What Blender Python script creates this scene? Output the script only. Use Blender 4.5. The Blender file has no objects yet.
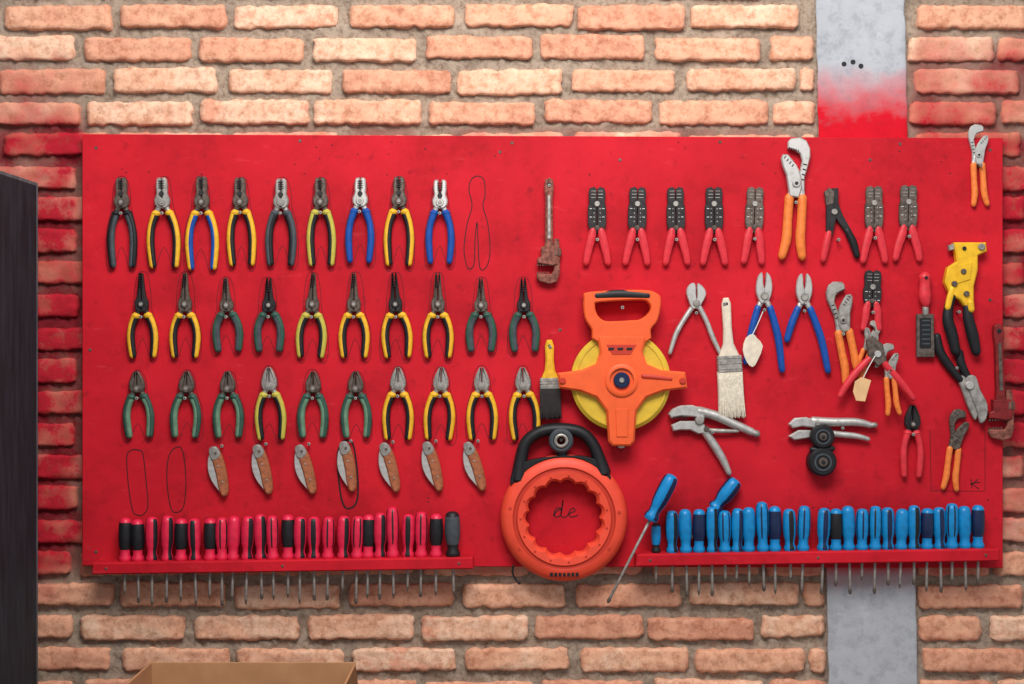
import bpy, bmesh, math, random
from mathutils import Vector, Matrix, noise
random.seed(7)
S=0.0022; D=3.2; CZ=1.5
scene=bpy.context.scene
scene.view_settings.view_transform='Standard'

def W(px,py,d=0.0):
    k=1-d*S/D
    return Vector(((px-512)*S*k,-d*S,CZ-(py-342)*S*k))

# ---------------------------------------------------------------- materials
def lin(c):
    o=[]
    for v in c:
        v=v/255.0
        o.append(v/12.92 if v<=0.04045 else ((v+0.055)/1.055)**2.4)
    return (o[0],o[1],o[2],1)
def mat(name,col,rough=0.5,metal=0.0,var=0.25,scale=60,bump=0.1,col2=None):
    m=bpy.data.materials.new(name); m.use_nodes=True
    nt=m.node_tree; b=nt.nodes['Principled BSDF']
    b.inputs['Roughness'].default_value=rough; b.inputs['Metallic'].default_value=metal
    b.inputs['Specular IOR Level'].default_value=0.35
    tc=nt.nodes.new('ShaderNodeTexCoord')
    n=nt.nodes.new('ShaderNodeTexNoise'); n.inputs['Scale'].default_value=scale; n.inputs['Detail'].default_value=6
    nt.links.new(tc.outputs['Object'],n.inputs['Vector'])
    r=nt.nodes.new('ShaderNodeValToRGB'); r.color_ramp.elements[0].position=0.35; r.color_ramp.elements[1].position=0.7
    c=lin(col); c2=lin(col2) if col2 else tuple([v*(1-var) for v in c[:3]]+[1])
    r.color_ramp.elements[0].color=c2; r.color_ramp.elements[1].color=c
    nt.links.new(n.outputs['Fac'],r.inputs['Fac']); nt.links.new(r.outputs['Color'],b.inputs['Base Color'])
    if metal>.3:
        mr=nt.nodes.new('ShaderNodeMapRange'); mr.inputs['From Min'].default_value=.35; mr.inputs['From Max'].default_value=.7
        mr.inputs['To Min'].default_value=min(.9,rough+.25); mr.inputs['To Max'].default_value=rough
        nt.links.new(n.outputs['Fac'],mr.inputs['Value']); nt.links.new(mr.outputs[0],b.inputs['Roughness'])
    if bump>0:
        bp=nt.nodes.new('ShaderNodeBump'); bp.inputs['Strength'].default_value=bump; bp.inputs['Distance'].default_value=0.001
        nt.links.new(n.outputs['Fac'],bp.inputs['Height']); nt.links.new(bp.outputs['Normal'],b.inputs['Normal'])
    return m
M={}
M['steel']=mat('dark_steel',(120,106,98),0.42,0.6,0.6,110)
M['black_steel']=mat('black_oxide_steel',(54,50,52),0.45,0.4,0.4,90)
M['chrome']=mat('chrome_steel',(218,214,210),0.32,0.75,0.4,80,0.05)
M['satin']=mat('satin_steel',(182,176,170),0.42,0.6,0.5,80)
M['rust']=mat('rusty_steel',(158,96,82),0.7,0.2,0.5,120,0.4,(96,54,46))
M['darkred']=mat('dark_red_enamel',(140,34,36),0.5,0.1,0.5,70,0.2)
M['yellow']=mat('yellow_grip',(236,178,42),0.45,0,0.25,90)
M['lime']=mat('olive_yellow_grip',(190,176,72),0.45,0,0.2,90)
M['sage']=mat('sage_green_grip',(104,138,112),0.45,0,0.3,90)
M['green']=mat('green_grip',(52,86,74),0.45,0,0.35,90)
M['blue']=mat('blue_grip',(20,76,158),0.38,0,0.2,90)
M['cyan']=mat('cyan_blue_grip',(14,132,196),0.35,0,0.25,90)
M['black']=mat('black_rubber',(26,25,29),0.5,0,0.3,90)
M['grey']=mat('grey_rubber',(70,76,82),0.5,0,0.3,90)
M['orange']=mat('orange_grip',(238,126,56),0.45,0,0.25,90)
M['tape_orange']=mat('orange_plastic',(238,94,44),0.5,0,0.14,40,0.08)
M['fish_orange']=mat('red_orange_plastic',(234,76,52),0.5,0,0.14,40,0.08)
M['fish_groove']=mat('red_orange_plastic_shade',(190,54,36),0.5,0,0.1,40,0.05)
M['redgrip']=mat('red_grip',(214,48,60),0.42,0,0.2,90)
M['pinkred']=mat('crimson_plastic',(222,36,72),0.36,0,0.2,90,0.04)
M['wood']=mat('brown_wood',(172,100,66),0.5,0,0.4,130)
M['yellowdisc']=mat('yellow_plastic',(218,182,56),0.5,0,0.18,40,0.05)
M['tan']=mat('pale_wood',(224,210,190),0.6,0,0.2,80)
M['bristle']=mat('cream_bristle',(226,214,194),0.8,0,0.3,200)
M['bristleb']=mat('black_bristle',(44,38,38),0.8,0,0.3,200)
M['white']=mat('white_print',(222,220,214),0.5,0,0.1,90,0)
M['ink']=mat('marker_ink',(84,12,24),0.7,0,0.2,90,0)
M['ink2']=mat('black_marker_ink',(46,12,22),0.7,0,0.2,90,0)
M['navy']=mat('navy_plastic',(22,36,72),0.35,0,0.2,60,0)
M['toolyellow']=mat('yellow_enamel',(240,186,40),0.4,0.1,0.2,60)
M['card']=mat('cardboard',(182,134,94),0.85,0,0.15,25,0.1)
M['cardtag']=mat('paper_tag',(222,178,130),0.85,0,0.15,60,0.1)
M['bench']=mat('bench_wood',(120,90,62),0.7,0,0.3,14,0.2)

def board_mat():
    m=bpy.data.materials.new('red_board_paint'); m.use_nodes=True; nt=m.node_tree; b=nt.nodes['Principled BSDF']
    b.inputs['Roughness'].default_value=0.72; b.inputs['Specular IOR Level'].default_value=0.18
    tc=nt.nodes.new('ShaderNodeTexCoord')
    n=nt.nodes.new('ShaderNodeTexNoise'); n.inputs['Scale'].default_value=3.0; n.inputs['Detail'].default_value=10; n.inputs['Roughness'].default_value=0.68
    nt.links.new(tc.outputs['Object'],n.inputs['Vector'])
    r=nt.nodes.new('ShaderNodeValToRGB'); e=r.color_ramp.elements
    e[0].position=0.3; e[0].color=lin((168,14,30)); e[1].position=0.72; e[1].color=lin((208,28,44))
    nt.links.new(n.outputs['Fac'],r.inputs['Fac'])
    n2=nt.nodes.new('ShaderNodeTexNoise'); n2.inputs['Scale'].default_value=38; n2.inputs['Detail'].default_value=6
    nt.links.new(tc.outputs['Object'],n2.inputs['Vector'])
    r2=nt.nodes.new('ShaderNodeValToRGB'); r2.color_ramp.elements[0].position=0.6; r2.color_ramp.elements[1].position=0.76
    r2.color_ramp.elements[1].color=(0.5,0.5,0.5,1)
    nt.links.new(n2.outputs['Fac'],r2.inputs['Fac'])
    mx=nt.nodes.new('ShaderNodeMix'); mx.data_type='RGBA'
    nt.links.new(r2.outputs['Color'],mx.inputs[0]); nt.links.new(r.outputs['Color'],mx.inputs[6]); mx.inputs[7].default_value=lin((112,14,26))
    mp=nt.nodes.new('ShaderNodeMapping'); mp.inputs['Scale'].default_value=(14,1,50); mp.inputs['Rotation'].default_value=(0,0.5,0)
    nt.links.new(tc.outputs['Object'],mp.inputs[0])
    n3=nt.nodes.new('ShaderNodeTexNoise'); n3.inputs['Scale'].default_value=1.0; n3.inputs['Detail'].default_value=8; n3.inputs['Roughness'].default_value=.7
    nt.links.new(mp.outputs[0],n3.inputs['Vector'])
    r3=nt.nodes.new('ShaderNodeValToRGB'); r3.color_ramp.elements[0].position=0.6; r3.color_ramp.elements[1].position=0.78
    r3.color_ramp.elements[1].color=(0.5,0.5,0.5,1)
    nt.links.new(n3.outputs['Fac'],r3.inputs['Fac'])
    mx2=nt.nodes.new('ShaderNodeMix'); mx2.data_type='RGBA'
    nt.links.new(r3.outputs['Color'],mx2.inputs[0]); nt.links.new(mx.outputs[2],mx2.inputs[6]); mx2.inputs[7].default_value=lin((222,76,84))
    # grime patches
    n4=nt.nodes.new('ShaderNodeTexNoise'); n4.inputs['Scale'].default_value=6.5; n4.inputs['Detail'].default_value=10; n4.inputs['Roughness'].default_value=.75
    nt.links.new(tc.outputs['Object'],n4.inputs['Vector'])
    r4=nt.nodes.new('ShaderNodeValToRGB'); r4.color_ramp.elements[0].position=.3; r4.color_ramp.elements[0].color=(.68,.62,.62,1); r4.color_ramp.elements[1].position=.5; r4.color_ramp.elements[1].color=(1,1,1,1)
    nt.links.new(n4.outputs['Fac'],r4.inputs['Fac'])
    mx3=nt.nodes.new('ShaderNodeMix'); mx3.data_type='RGBA'; mx3.blend_type='MULTIPLY'; mx3.inputs[0].default_value=1
    nt.links.new(mx2.outputs[2],mx3.inputs[6]); nt.links.new(r4.outputs['Color'],mx3.inputs[7])
    nt.links.new(mx3.outputs[2],b.inputs['Base Color'])
    bp=nt.nodes.new('ShaderNodeBump'); bp.inputs['Strength'].default_value=0.2; bp.inputs['Distance'].default_value=0.002
    nt.links.new(n2.outputs['Fac'],bp.inputs['Height']); nt.links.new(bp.outputs['Normal'],b.inputs['Normal'])
    return m
M['board']=board_mat()

def sprayed(name,cols,scale,perisland,bumpd,red,spk=(0.42,0.38,0.36,1),s0=.34,s1=.52,hard=1.2):
    m=bpy.data.materials.new(name); m.use_nodes=True; nt=m.node_tree; b=nt.nodes['Principled BSDF']
    b.inputs['Roughness'].default_value=0.92; b.inputs['Specular IOR Level'].default_value=0.2
    tc=nt.nodes.new('ShaderNodeTexCoord'); geo=nt.nodes.new('ShaderNodeNewGeometry')
    n=nt.nodes.new('ShaderNodeTexNoise'); n.inputs['Scale'].default_value=scale; n.inputs['Detail'].default_value=10; n.inputs['Roughness'].default_value=0.7
    nt.links.new(tc.outputs['Object'],n.inputs['Vector'])
    r=nt.nodes.new('ShaderNodeValToRGB'); e=r.color_ramp.elements
    e[0].position=0.05; e[0].color=lin(cols[0]); e[1].position=0.95; e[1].color=lin(cols[-1])
    for i,c in enumerate(cols[1:-1]):
        q=e.new(0.05+0.9*(i+1)/(len(cols)-1)); q.color=lin(c)
    if perisland:
        ma=nt.nodes.new('ShaderNodeMath'); ma.operation='MULTIPLY_ADD'; ma.inputs[1].default_value=0.6
        nt.links.new(geo.outputs['Random Per Island'],ma.inputs[0])
        mb=nt.nodes.new('ShaderNodeMath'); mb.operation='MULTIPLY_ADD'; mb.inputs[1].default_value=1.5; mb.inputs[2].default_value=-0.55
        nt.links.new(n.outputs['Fac'],mb.inputs[0]); nt.links.new(mb.outputs[0],ma.inputs[2])
        nt.links.new(ma.outputs[0],r.inputs['Fac'])
    else:
        nt.links.new(n.outputs['Fac'],r.inputs['Fac'])
    n3=nt.nodes.new('ShaderNodeTexNoise'); n3.inputs['Scale'].default_value=scale*5; n3.inputs['Detail'].default_value=8; n3.inputs['Roughness'].default_value=0.75
    nt.links.new(tc.outputs['Object'],n3.inputs['Vector'])
    r3=nt.nodes.new('ShaderNodeValToRGB'); r3.color_ramp.elements[0].position=s0; r3.color_ramp.elements[0].color=spk
    r3.color_ramp.elements[1].position=s1; r3.color_ramp.elements[1].color=(1,1,1,1)
    nt.links.new(n3.outputs['Fac'],r3.inputs['Fac'])
    mu=nt.nodes.new('ShaderNodeMix'); mu.data_type='RGBA'; mu.blend_type='MULTIPLY'; mu.inputs[0].default_value=1
    nt.links.new(r.outputs['Color'],mu.inputs[6]); nt.links.new(r3.outputs['Color'],mu.inputs[7])
    at=nt.nodes.new('ShaderNodeAttribute'); at.attribute_name='spray'
    mm=nt.nodes.new('ShaderNodeMath'); mm.operation='MULTIPLY_ADD'; mm.inputs[1].default_value=1.25
    sb=nt.nodes.new('ShaderNodeMath'); sb.operation='MULTIPLY_ADD'; sb.inputs[1].default_value=hard; sb.inputs[2].default_value=-0.5*hard-.14
    nt.links.new(n3.outputs['Fac'],sb.inputs[0])
    nt.links.new(at.outputs['Fac'],mm.inputs[0]); nt.links.new(sb.outputs[0],mm.inputs[2])
    cl=nt.nodes.new('ShaderNodeMath'); cl.operation='ADD'; cl.use_clamp=True; cl.inputs[1].default_value=0.0
    nt.links.new(mm.outputs[0],cl.inputs[0])
    sc=nt.nodes.new('ShaderNodeMath'); sc.operation='MULTIPLY'; sc.use_clamp=True; sc.inputs[1].default_value=4
    nt.links.new(at.outputs['Fac'],sc.inputs[0])
    mc=nt.nodes.new('ShaderNodeMath'); mc.operation='MULTIPLY'; mc.use_clamp=True
    nt.links.new(cl.outputs[0],mc.inputs[0]); nt.links.new(sc.outputs[0],mc.inputs[1])
    rd=nt.nodes.new('ShaderNodeMix'); rd.data_type='RGBA'; rd.blend_type='MULTIPLY'; rd.inputs[0].default_value=.6
    rd.inputs[6].default_value=lin(red); nt.links.new(r3.outputs['Color'],rd.inputs[7])
    mx=nt.nodes.new('ShaderNodeMix'); mx.data_type='RGBA'
    nt.links.new(mc.outputs[0],mx.inputs[0]); nt.links.new(mu.outputs[2],mx.inputs[6]); nt.links.new(rd.outputs[2],mx.inputs[7])
    nt.links.new(mx.outputs[2],b.inputs['Base Color'])
    bp=nt.nodes.new('ShaderNodeBump'); bp.inputs['Strength'].default_value=0.6; bp.inputs['Distance'].default_value=bumpd
    nt.links.new(n3.outputs['Fac'],bp.inputs['Height']); nt.links.new(bp.outputs['Normal'],b.inputs['Normal'])
    return m
M['brick']=sprayed('brick_clay',[(202,140,114),(220,158,130),(226,168,138),(232,178,148),(238,198,170),(224,158,130)],11,True,0.0035,(178,30,46),(.66,.54,.48,1),.36,.54)
M['mortar']=sprayed('mortar',[(120,106,94),(164,146,130),(196,176,158)],16,False,0.006,(122,28,38),(.5,.45,.41,1),.34,.54)
M['concrete']=sprayed('concrete',[(148,150,154),(172,174,180),(190,192,197)],7,False,0.0015,(200,16,36),(.8,.8,.82,1),.38,.52,.6)

# ---------------------------------------------------------------- builder
def catmull(pts,n=6,closed=False):
    N=len(pts); out=[]
    rng=range(N) if closed else range(N-1)
    for i in rng:
        if closed: p0,p1,p2,p3=pts[(i-1)%N],pts[i],pts[(i+1)%N],pts[(i+2)%N]
        else: p0=pts[max(i-1,0)];p1=pts[i];p2=pts[i+1];p3=pts[min(i+2,N-1)]
        for j in range(n):
            t=j/n
            out.append(tuple(0.5*((2*b)+(-a+c)*t+(2*a-5*b+4*c-d)*t*t+(-a+3*b-3*c+d)*t**3) for a,b,c,d in zip(p0,p1,p2,p3)))
    if not closed: out.append(tuple(pts[-1]))
    return out
def area(p):
    return sum(p[i][0]*p[(i+1)%len(p)][1]-p[(i+1)%len(p)][0]*p[i][1] for i in range(len(p)))/2
def inset(p,b):
    N=len(p); sgn=1 if area(p)>0 else -1; out=[]
    for i in range(N):
        a,c,e=Vector(p[i-1]),Vector(p[i]),Vector(p[(i+1)%N])
        u=(c-a); v=(e-c)
        if u.length<1e-6: u=v
        if v.length<1e-6: v=u
        u=u.normalized(); v=v.normalized()
        n1=Vector((-u.y,u.x))*sgn; n2=Vector((-v.y,v.x))*sgn
        m=n1+n2
        if m.length<0.4: m=n1
        m=m.normalized(); k=b/max(0.6,m.dot(n1))
        out.append((c.x+m.x*k,c.y+m.y*k))
    return out
TOOLS=[]
class Bld:
    def __init__(s,ox=0,oy=0): s.v=[];s.f=[];s.m=[];s.mats=[];s.o=(ox,oy)
    def mi(s,m):
        if m not in s.mats: s.mats.append(m)
        return s.mats.index(m)
    def addv(s,x,y,d): s.v.append((x-s.o[0],y-s.o[1],d)); return len(s.v)-1
    def face(s,idx,m): s.f.append(idx); s.m.append(s.mi(m))
    def plate(s,pts,d0,d1,m,bev=0.6,smooth=0):
        if smooth: pts=catmull(pts,smooth,True)
        ins=inset(pts,bev); N=len(pts)
        a=[s.addv(x,y,d0) for x,y in pts]; b=[s.addv(x,y,d1-bev) for x,y in pts]; c=[s.addv(x,y,d1) for x,y in ins]
        for i in range(N):
            j=(i+1)%N
            s.face([a[i],a[j],b[j],b[i]],m); s.face([b[i],b[j],c[j],c[i]],m)
        s.face(c,m); s.face(a[::-1],m)
    def disc(s,x,y,r,d0,d1,m,bev=0.6,n=24):
        s.plate([(x+r*math.cos(2*math.pi*i/n),y+r*math.sin(2*math.pi*i/n)) for i in range(n)],d0,d1,m,bev)
    def revring(s,x,y,prof,m,n=48,mod=None):
        R=[]
        for i in range(n):
            t=2*math.pi*i/n
            R.append([s.addv(x+(mod(k,r,t) if mod else r)*math.cos(t),y+(mod(k,r,t) if mod else r)*math.sin(t),d) for k,(r,d) in enumerate(prof)])
        K=len(prof)
        for i in range(n):
            j=(i+1)%n
            for k in range(K):
                l=(k+1)%K
                mm=m[k] if isinstance(m,(list,tuple)) else m
                s.face([R[i][k],R[j][k],R[j][l],R[i][l]],mm)
    def tube(s,path,rad,d,m,flat=0.85,n=10,sm=5,off=0.0,caps=True):
        pts=[tuple(p)+((d,) if len(p)==2 else ()) for p in path]
        if not isinstance(rad,(list,tuple)): rad=[rad]*len(pts)
        q=[p+(r,) for p,r in zip(pts,rad)]
        if sm>1: q=catmull(q,sm)
        P=[Vector((a[0],a[1])) for a in q]; N=len(P); T=[]
        for i in range(N):
            t=P[min(i+1,N-1)]-P[max(i-1,0)]
            T.append(t.normalized() if t.length>1e-6 else Vector((0,1)))
        rings=[]
        def ring(p,t,dd,r):
            nn=Vector((-t.y,t.x)); out=[]
            c=p+nn*off
            for k in range(n):
                a=2*math.pi*k/n
                out.append(s.addv(c.x+nn.x*r*math.cos(a),c.y+nn.y*r*math.cos(a),dd+r*flat*math.sin(a)))
            return out
        if caps:
            r=q[0][3]
            for e,f in ((0.75,0.35),(0.4,0.75)): rings.append(ring(P[0]-T[0]*r*e,T[0],q[0][2],r*f))
        for i in range(N): rings.append(ring(P[i],T[i],q[i][2],q[i][3]))
        if caps:
            r=q[-1][3]
            for e,f in ((0.4,0.75),(0.75,0.35)): rings.append(ring(P[-1]+T[-1]*r*e,T[-1],q[-1][2],r*f))
        for a,b in zip(rings[:-1],rings[1:]):
            for k in range(n):
                l=(k+1)%n; s.face([a[k],a[l],b[l],b[k]],m)
        s.face(rings[0][::-1],m); s.face(rings[-1],m)
    def lathe(s,x,d,prof,mf,n=18,rot=0):
        R=[]
        for y,r in prof:
            R.append([s.addv(x+r*math.cos(2*math.pi*i/n+rot),y,d+r*math.sin(2*math.pi*i/n+rot)) for i in range(n)])
        for k in range(len(prof)-1):
            for i in range(n):
                j=(i+1)%n; s.face([R[k][i],R[k][j],R[k+1][j],R[k+1][i]],mf(k,i))
        s.face(R[0][::-1],mf(0,0)); s.face(R[-1],mf(len(prof)-2,0))
    def ribbon(s,pts,w,d,m,closed=False):
        N=len(pts); L=[]
        for i in range(N):
            if closed: a=Vector(pts[i-1][:2]); b=Vector(pts[(i+1)%N][:2])
            else: a=Vector(pts[max(i-1,0)][:2]); b=Vector(pts[min(i+1,N-1)][:2])
            t=(b-a); t=t.normalized() if t.length>1e-6 else Vector((1,0))
            nn=Vector((-t.y,t.x))*w/2; p=Vector(pts[i][:2])
            L.append((s.addv(p.x+nn.x,p.y+nn.y,d),s.addv(p.x-nn.x,p.y-nn.y,d)))
        for i in range(N if closed else N-1):
            a,b=L[i],L[(i+1)%N]; s.face([a[0],a[1],b[1],b[0]],m)
    def done(s,name,x=None,y=None,d=5,rot=0,mir=False,scl=1.0,off=0.0,recalc=True,angle=38,tool=True):
        if x is None: x,y=s.o
        me=bpy.data.meshes.new(name)
        q=-1 if mir else 1
        me.from_pydata([(a*S*q,-c*S,-b*S) for a,b,c in s.v],[],s.f)
        for m in s.mats: me.materials.append(M[m])
        me.polygons.foreach_set('material_index',s.m)
        if recalc:
            bm=bmesh.new(); bm.from_mesh(me); bmesh.ops.recalc_face_normals(bm,faces=bm.faces); bm.to_mesh(me); bm.free()
        me.shade_smooth(); me.set_sharp_from_angle(angle=math.radians(angle))
        ob=bpy.data.objects.new(name,me); scene.collection.objects.link(ob)
        w=W(x,y,d); ob.location=(w.x,-off*S,w.z); ob.rotation_euler=(0,math.radians(rot),0); ob.scale=(scl,scl if scl<1 else 1,scl)
        if tool: TOOLS.append((ob,x,y))
        return ob

NAILS=[]
marks=Bld(512,342)
def nail(x,y,l=11): NAILS.append((x,y,l,TOOLS[-1][0]))

# ---------------------------------------------------------------- pliers
HEAD={'combination':[(3.6,0),(5.0,.05),(5.8,.3),(5.3,.5),(7.6,.70),(7.4,.86),(4.5,1.0)],
      'long':[(1.3,0),(2.1,.04),(3.6,.45),(4.4,.60),(6.8,.74),(6.6,.9),(4,1.0)],
      'diag':[(1.0,0),(2.8,.06),(5.6,.3),(7.4,.52),(7.8,.75),(6.5,.9),(4,1.0)]}
def plier(name,x,top,bot,kind,A,Bc,steel='steel',s=11,rot=0,opn=0.0,hl=None,r=3.4,outline=True,nl=True,lift=0,scl=1,split=1.0):
    H=(bot-top)/scl; L=H*(hl or {'combination':.34,'long':.46,'diag':.33}[kind]); yT=-H/2
    b=Bld(0,0); yP=yT+L*.8
    for q in (1,-1):
        a=math.radians(opn)*q
        def ro(p):
            X,Y=p; Y-=yP; return (X*math.cos(a)-Y*math.sin(a),X*math.sin(a)+Y*math.cos(a)+yP)
        rt=[(w*q,yT+t*L) for w,t in HEAD[kind]]
        poly=[ro(p) for p in [(0.5*q,yT)]+rt+[(0.0,yT+L)]+[(0.3*q,yP)]]
        b.plate(poly,2.5 if q>0 else 2,8.2 if q>0 else 7.6,steel,1.1)
    b.disc(0,yP,3.9,4,9.2,steel,0.6,16); b.disc(0,yP,2.0,4,9.9,'satin',0.4,12)
    if kind=='combination':
        for k in range(4): b.plate([(-2.6,yT+3+k*2.2),(2.6,yT+3+k*2.2),(2.6,yT+3.9+k*2.2),(-2.6,yT+3.9+k*2.2)],7,8.7,'black_steel',0.1)
        b.disc(0,yT+16,2.6,5,8.6,'black_steel',.2,12)
    if kind=='long':
        for k in range(5): b.plate([(-1.4,yT+3+k*2.4),(1.4,yT+3+k*2.4),(1.4,yT+3.8+k*2.4),(-1.4,yT+3.8+k*2.4)],7,8.6,'black_steel',0.1)
    y0=yT+L; HL=H/2-y0-2.2
    for q in (1,-1):
        pth=[(2.2*q,y0-4),(s*.55*q,y0+HL*.08),(s*.92*q,y0+HL*.30),(s*1.06*q,y0+HL*.55),(s*1.0*q,y0+HL*.8),(s*.90*q,y0+HL)]
        b.tube(pth[:3],[3.0,2.4,2.2],5,steel,0.8)
        g=pth[1:]
        rr=[r*1.12,r*.98,r*1.05,r*1.0,r*.86]
        if Bc and Bc!=A:
            b.tube(g,[v*.86 for v in rr],5,A,0.95,off=0.75*q*split)
            b.tube(g,[v*.86 for v in rr],5.0,Bc,0.95,off=-1.15*q*split)
        else: b.tube(g,rr,5,A,0.95)
        b.tube([g[0],(g[0][0]*.97+g[1][0]*.03,g[0][1]+1.2)],[r*1.35,r*1.25],5,A if not Bc else Bc,0.85)
    o=b.done(name,x,(top+bot)/2,5,rot,off=lift,scl=scl)
    if outline:
        cx=x+random.uniform(-1.5,1.5); cy=(top+bot)/2+random.uniform(0,2)
        h=H/2+2; w=random.uniform(0.9,1.1)
        side=[(0,-h),(5,-h+3),(8*w,-h+L*.5),(9.5,-h+L),(s+3.5,-h+L+HL*.35),(s+5,h*.55),(s+4,h-3),(s-2,h+1)]
        poly=side+[(0,h*.5)]+[(-p[0],p[1]) for p in side[:0:-1]]
        poly=catmull([(cx+p[0],cy+p[1]) for p in poly],4,True)
        marks.ribbon(poly,0.5,0.25,'ink',True)
    if nl: nail(x,(top+bot)/2-H/2+L+5)
    return o

r1=[(122,178,268,'grey','black','steel',10.5),(163,178,268,'black','yellow','satin',12),(202,177,270,'blue','yellow','steel',12),(241,178,266,'black','yellow','steel',10),
(281,179,266,'black','grey','satin',11),(321,178,266,'black','lime','steel',10),(360,178,263,'blue','blue','chrome',10.5),(399,177,266,'black','yellow','steel',10.5),(440,180,264,'blue','blue','chrome',10.5)]
for i,(x,t,b_,A,B_,st,s_) in enumerate(r1):
    plier('combination_pliers',x,t,b_,'combination',A,B_,st,s_,random.uniform(-2,2),random.choice([0,0,3,5]))
r2=[(142,'y'),(185,'y'),(227,'g'),(269,'g'),(312,'y'),(354,'y'),(396,'y'),(438,'y'),(481,'g'),(524,'g')]
for i,(x,c) in enumerate(r2):
    A,B_=('black','yellow') if c=='y' else ('grey','green')
    if i in (4,): B_='lime'
    big=0 if c=='y' else 5
    plier('long_nose_pliers',x,273+big,358-big*1.2,'long',A,B_,'steel' if i%3 else 'black_steel',10.8,random.uniform(-3,3),random.choice([0,0,1]))
r3=[(138,'g'),(186,'g'),(228,'g'),(270,'k'),(313,'g'),(356,'g'),(398,'y'),(440,'y'),(482,'y'),(524,'y')]
for i,(x,c) in enumerate(r3):
    A,B_={'g':('sage','green'),'k':('black','lime'),'y':('black','yellow')}[c]
    hh=0 if c=='g' else 4
    plier('diagonal_cutting_pliers',x,371-hh,438+hh*.5,'diag',A,B_,'steel' if c=='g' else 'satin',11,random.uniform(-3,3),0)

def empt(pts,w=0.9,m='ink2'): marks.ribbon(catmull(pts,6,True),w,0.3,m,True)
empt([(477,176),(484,180),(485,196),(483,206),(488,225),(490,250),(487,266),(480,268),(478,240),(477,222),(475,240),(474,264),(468,268),(464,250),(467,225),(472,206),(469,190),(471,180)])
empt([(138,450),(143,454),(146,480),(148,505),(144,514),(137,515),(132,508),(128,480),(127,456),(132,450)])
empt([(177,447),(183,452),(186,480),(184,505),(178,512),(171,508),(167,480),(169,456)])
empt([(347,440),(353,444),(357,468),(358,492),(355,505),(346,508),(341,496),(338,470),(338,452),(342,443)],1.8,'ink2')

def knife(x,y,rot):
    b=Bld(0,0)
    b.plate([(-6,-23),(0,-24),(4,-18),(7,-8),(9,6),(9.5,18),(7.5,24),(3,24),(0,16),(-2,2),(-5,-12)],2,8,'wood',1.4,4)
    b.plate([(-6,-22),(-9.5,-12),(-9.5,0),(-6,10),(0,19),(3,22),(1,10),(-2,-2),(-5,-14)],3.5,6.2,'chrome',0.6,4)
    b.plate([(-7,-24),(-1,-25.5),(3.5,-19),(2,-14),(-4,-12),(-7,-17)],1.8,8.6,'satin',0.8,3)
    for p in ((1,-6),(4.5,10)): b.disc(p[0],p[1],1.0,4,8.8,'satin',0.3,10)
    b.disc(-1,-19,1.5,4,9.2,'steel',0.3,12)
    b.done('folding_pruning_knife',x,y,5,rot); nail(x+4,y-26,7)
for x,y,rt in [(218,472,-3),(262,470,-4),(305,470,-6),(347,467,0),(389,468,-5),(432,467,-5),(474,467,-8)]: knife(x,y,rt)

# ---------------------------------------------------------------- wire strippers
def stripper(x,top,bot,rot=0,steel='black_steel',grips=('redgrip','redgrip'),s=11,outline=True,scl=1,lift=0,name='wire_stripper',r=4.2):
    H=(bot-top)/scl; yT=-H/2; b=Bld(0,0); yb=yT+H*.58; w=1.06
    for q in (1,-1):
        poly=[(.35*q,yT+2),(3*q*w,yT),(7*q*w,yT+1.5),(8*q*w,yT+6),(7.4*q*w,yT+16),(8.6*q*w,yT+20),(8.6*q*w,yb-10),(7*q,yb),(2.5*q,yb+4),(.3*q,yb)]
        b.plate(poly,3,6.4,steel,.5)
        for k in range(4):
            b.disc(3.0*q,yT+22+k*4.2,.7,5,6.7,'satin',.15,8)
            if (k+q)%2: b.plate([(5*q,yT+21.5+k*4.2),(7.4*q,yT+21.5+k*4.2),(7.4*q,yT+22.1+k*4.2),(5*q,yT+22.1+k*4.2)],6,6.7,'white',.05)
        for k in range(3): b.plate([(1*q,yT+4+k*3.2),(5.8*q,yT+4+k*3.2),(5.8*q,yT+4.7+k*3.2),(1*q,yT+4.7+k*3.2)],5,6.8,'satin',.1)
    b.disc(0,yT+17,2.8,4,7.6,'satin',.4,14); b.disc(0,yb-5,2.6,4,7.4,'steel',.4,14)
    for q,g in ((-1,grips[0]),(1,grips[1])):
        e=H/2-3
        pth=[(4.0*q,yb-3),(5.6*q,yb+5),(s*.8*q,yb+(e-yb)*.6),(s*q,e)]
        b.tube(pth,[r*.85,r*1.05,r*.96,r*.76],5,g,.7,off=0)
    b.done(name,x,(top+bot)/2,5,rot,off=lift,scl=scl)
    if outline: nail(x,top+H*.62+4)
stripper(597,187,266); stripper(637,187,266,1); stripper(676,187,266,-1); stripper(714,187,266,0); stripper(754,187,265,2,'steel',s=9)
stripper(874,186,264,0,'steel'); stripper(908,185,262,1,'steel',s=12)
stripper(872,270,332,2,'black_steel',s=8,r=3.8)
b=Bld(838,225)
b.plate([(828,190),(833,188),(842,214),(852,232),(848,236),(834,216)],3,6.5,'black_steel',.5)
b.plate([(827,190),(838,188),(838,205),(835,222),(832,236),(826,234),(826,210)],4,7,'black_steel',.5)
b.plate([(824,192),(829,188),(834,192),(833,204),(826,206)],3,7.5,'steel',.5)
b.disc(834,212,3,3,8.4,'satin',.4)
b.tube([(829,232),(826,245),(823,260)],[3.4,4.0,3],5,'redgrip',.8)
b.tube([(847,230),(853,242),(857,256)],[3.2,4,3],5,'black',.8)
b.done('wire_stripper'); nail(838,240,9)

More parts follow.
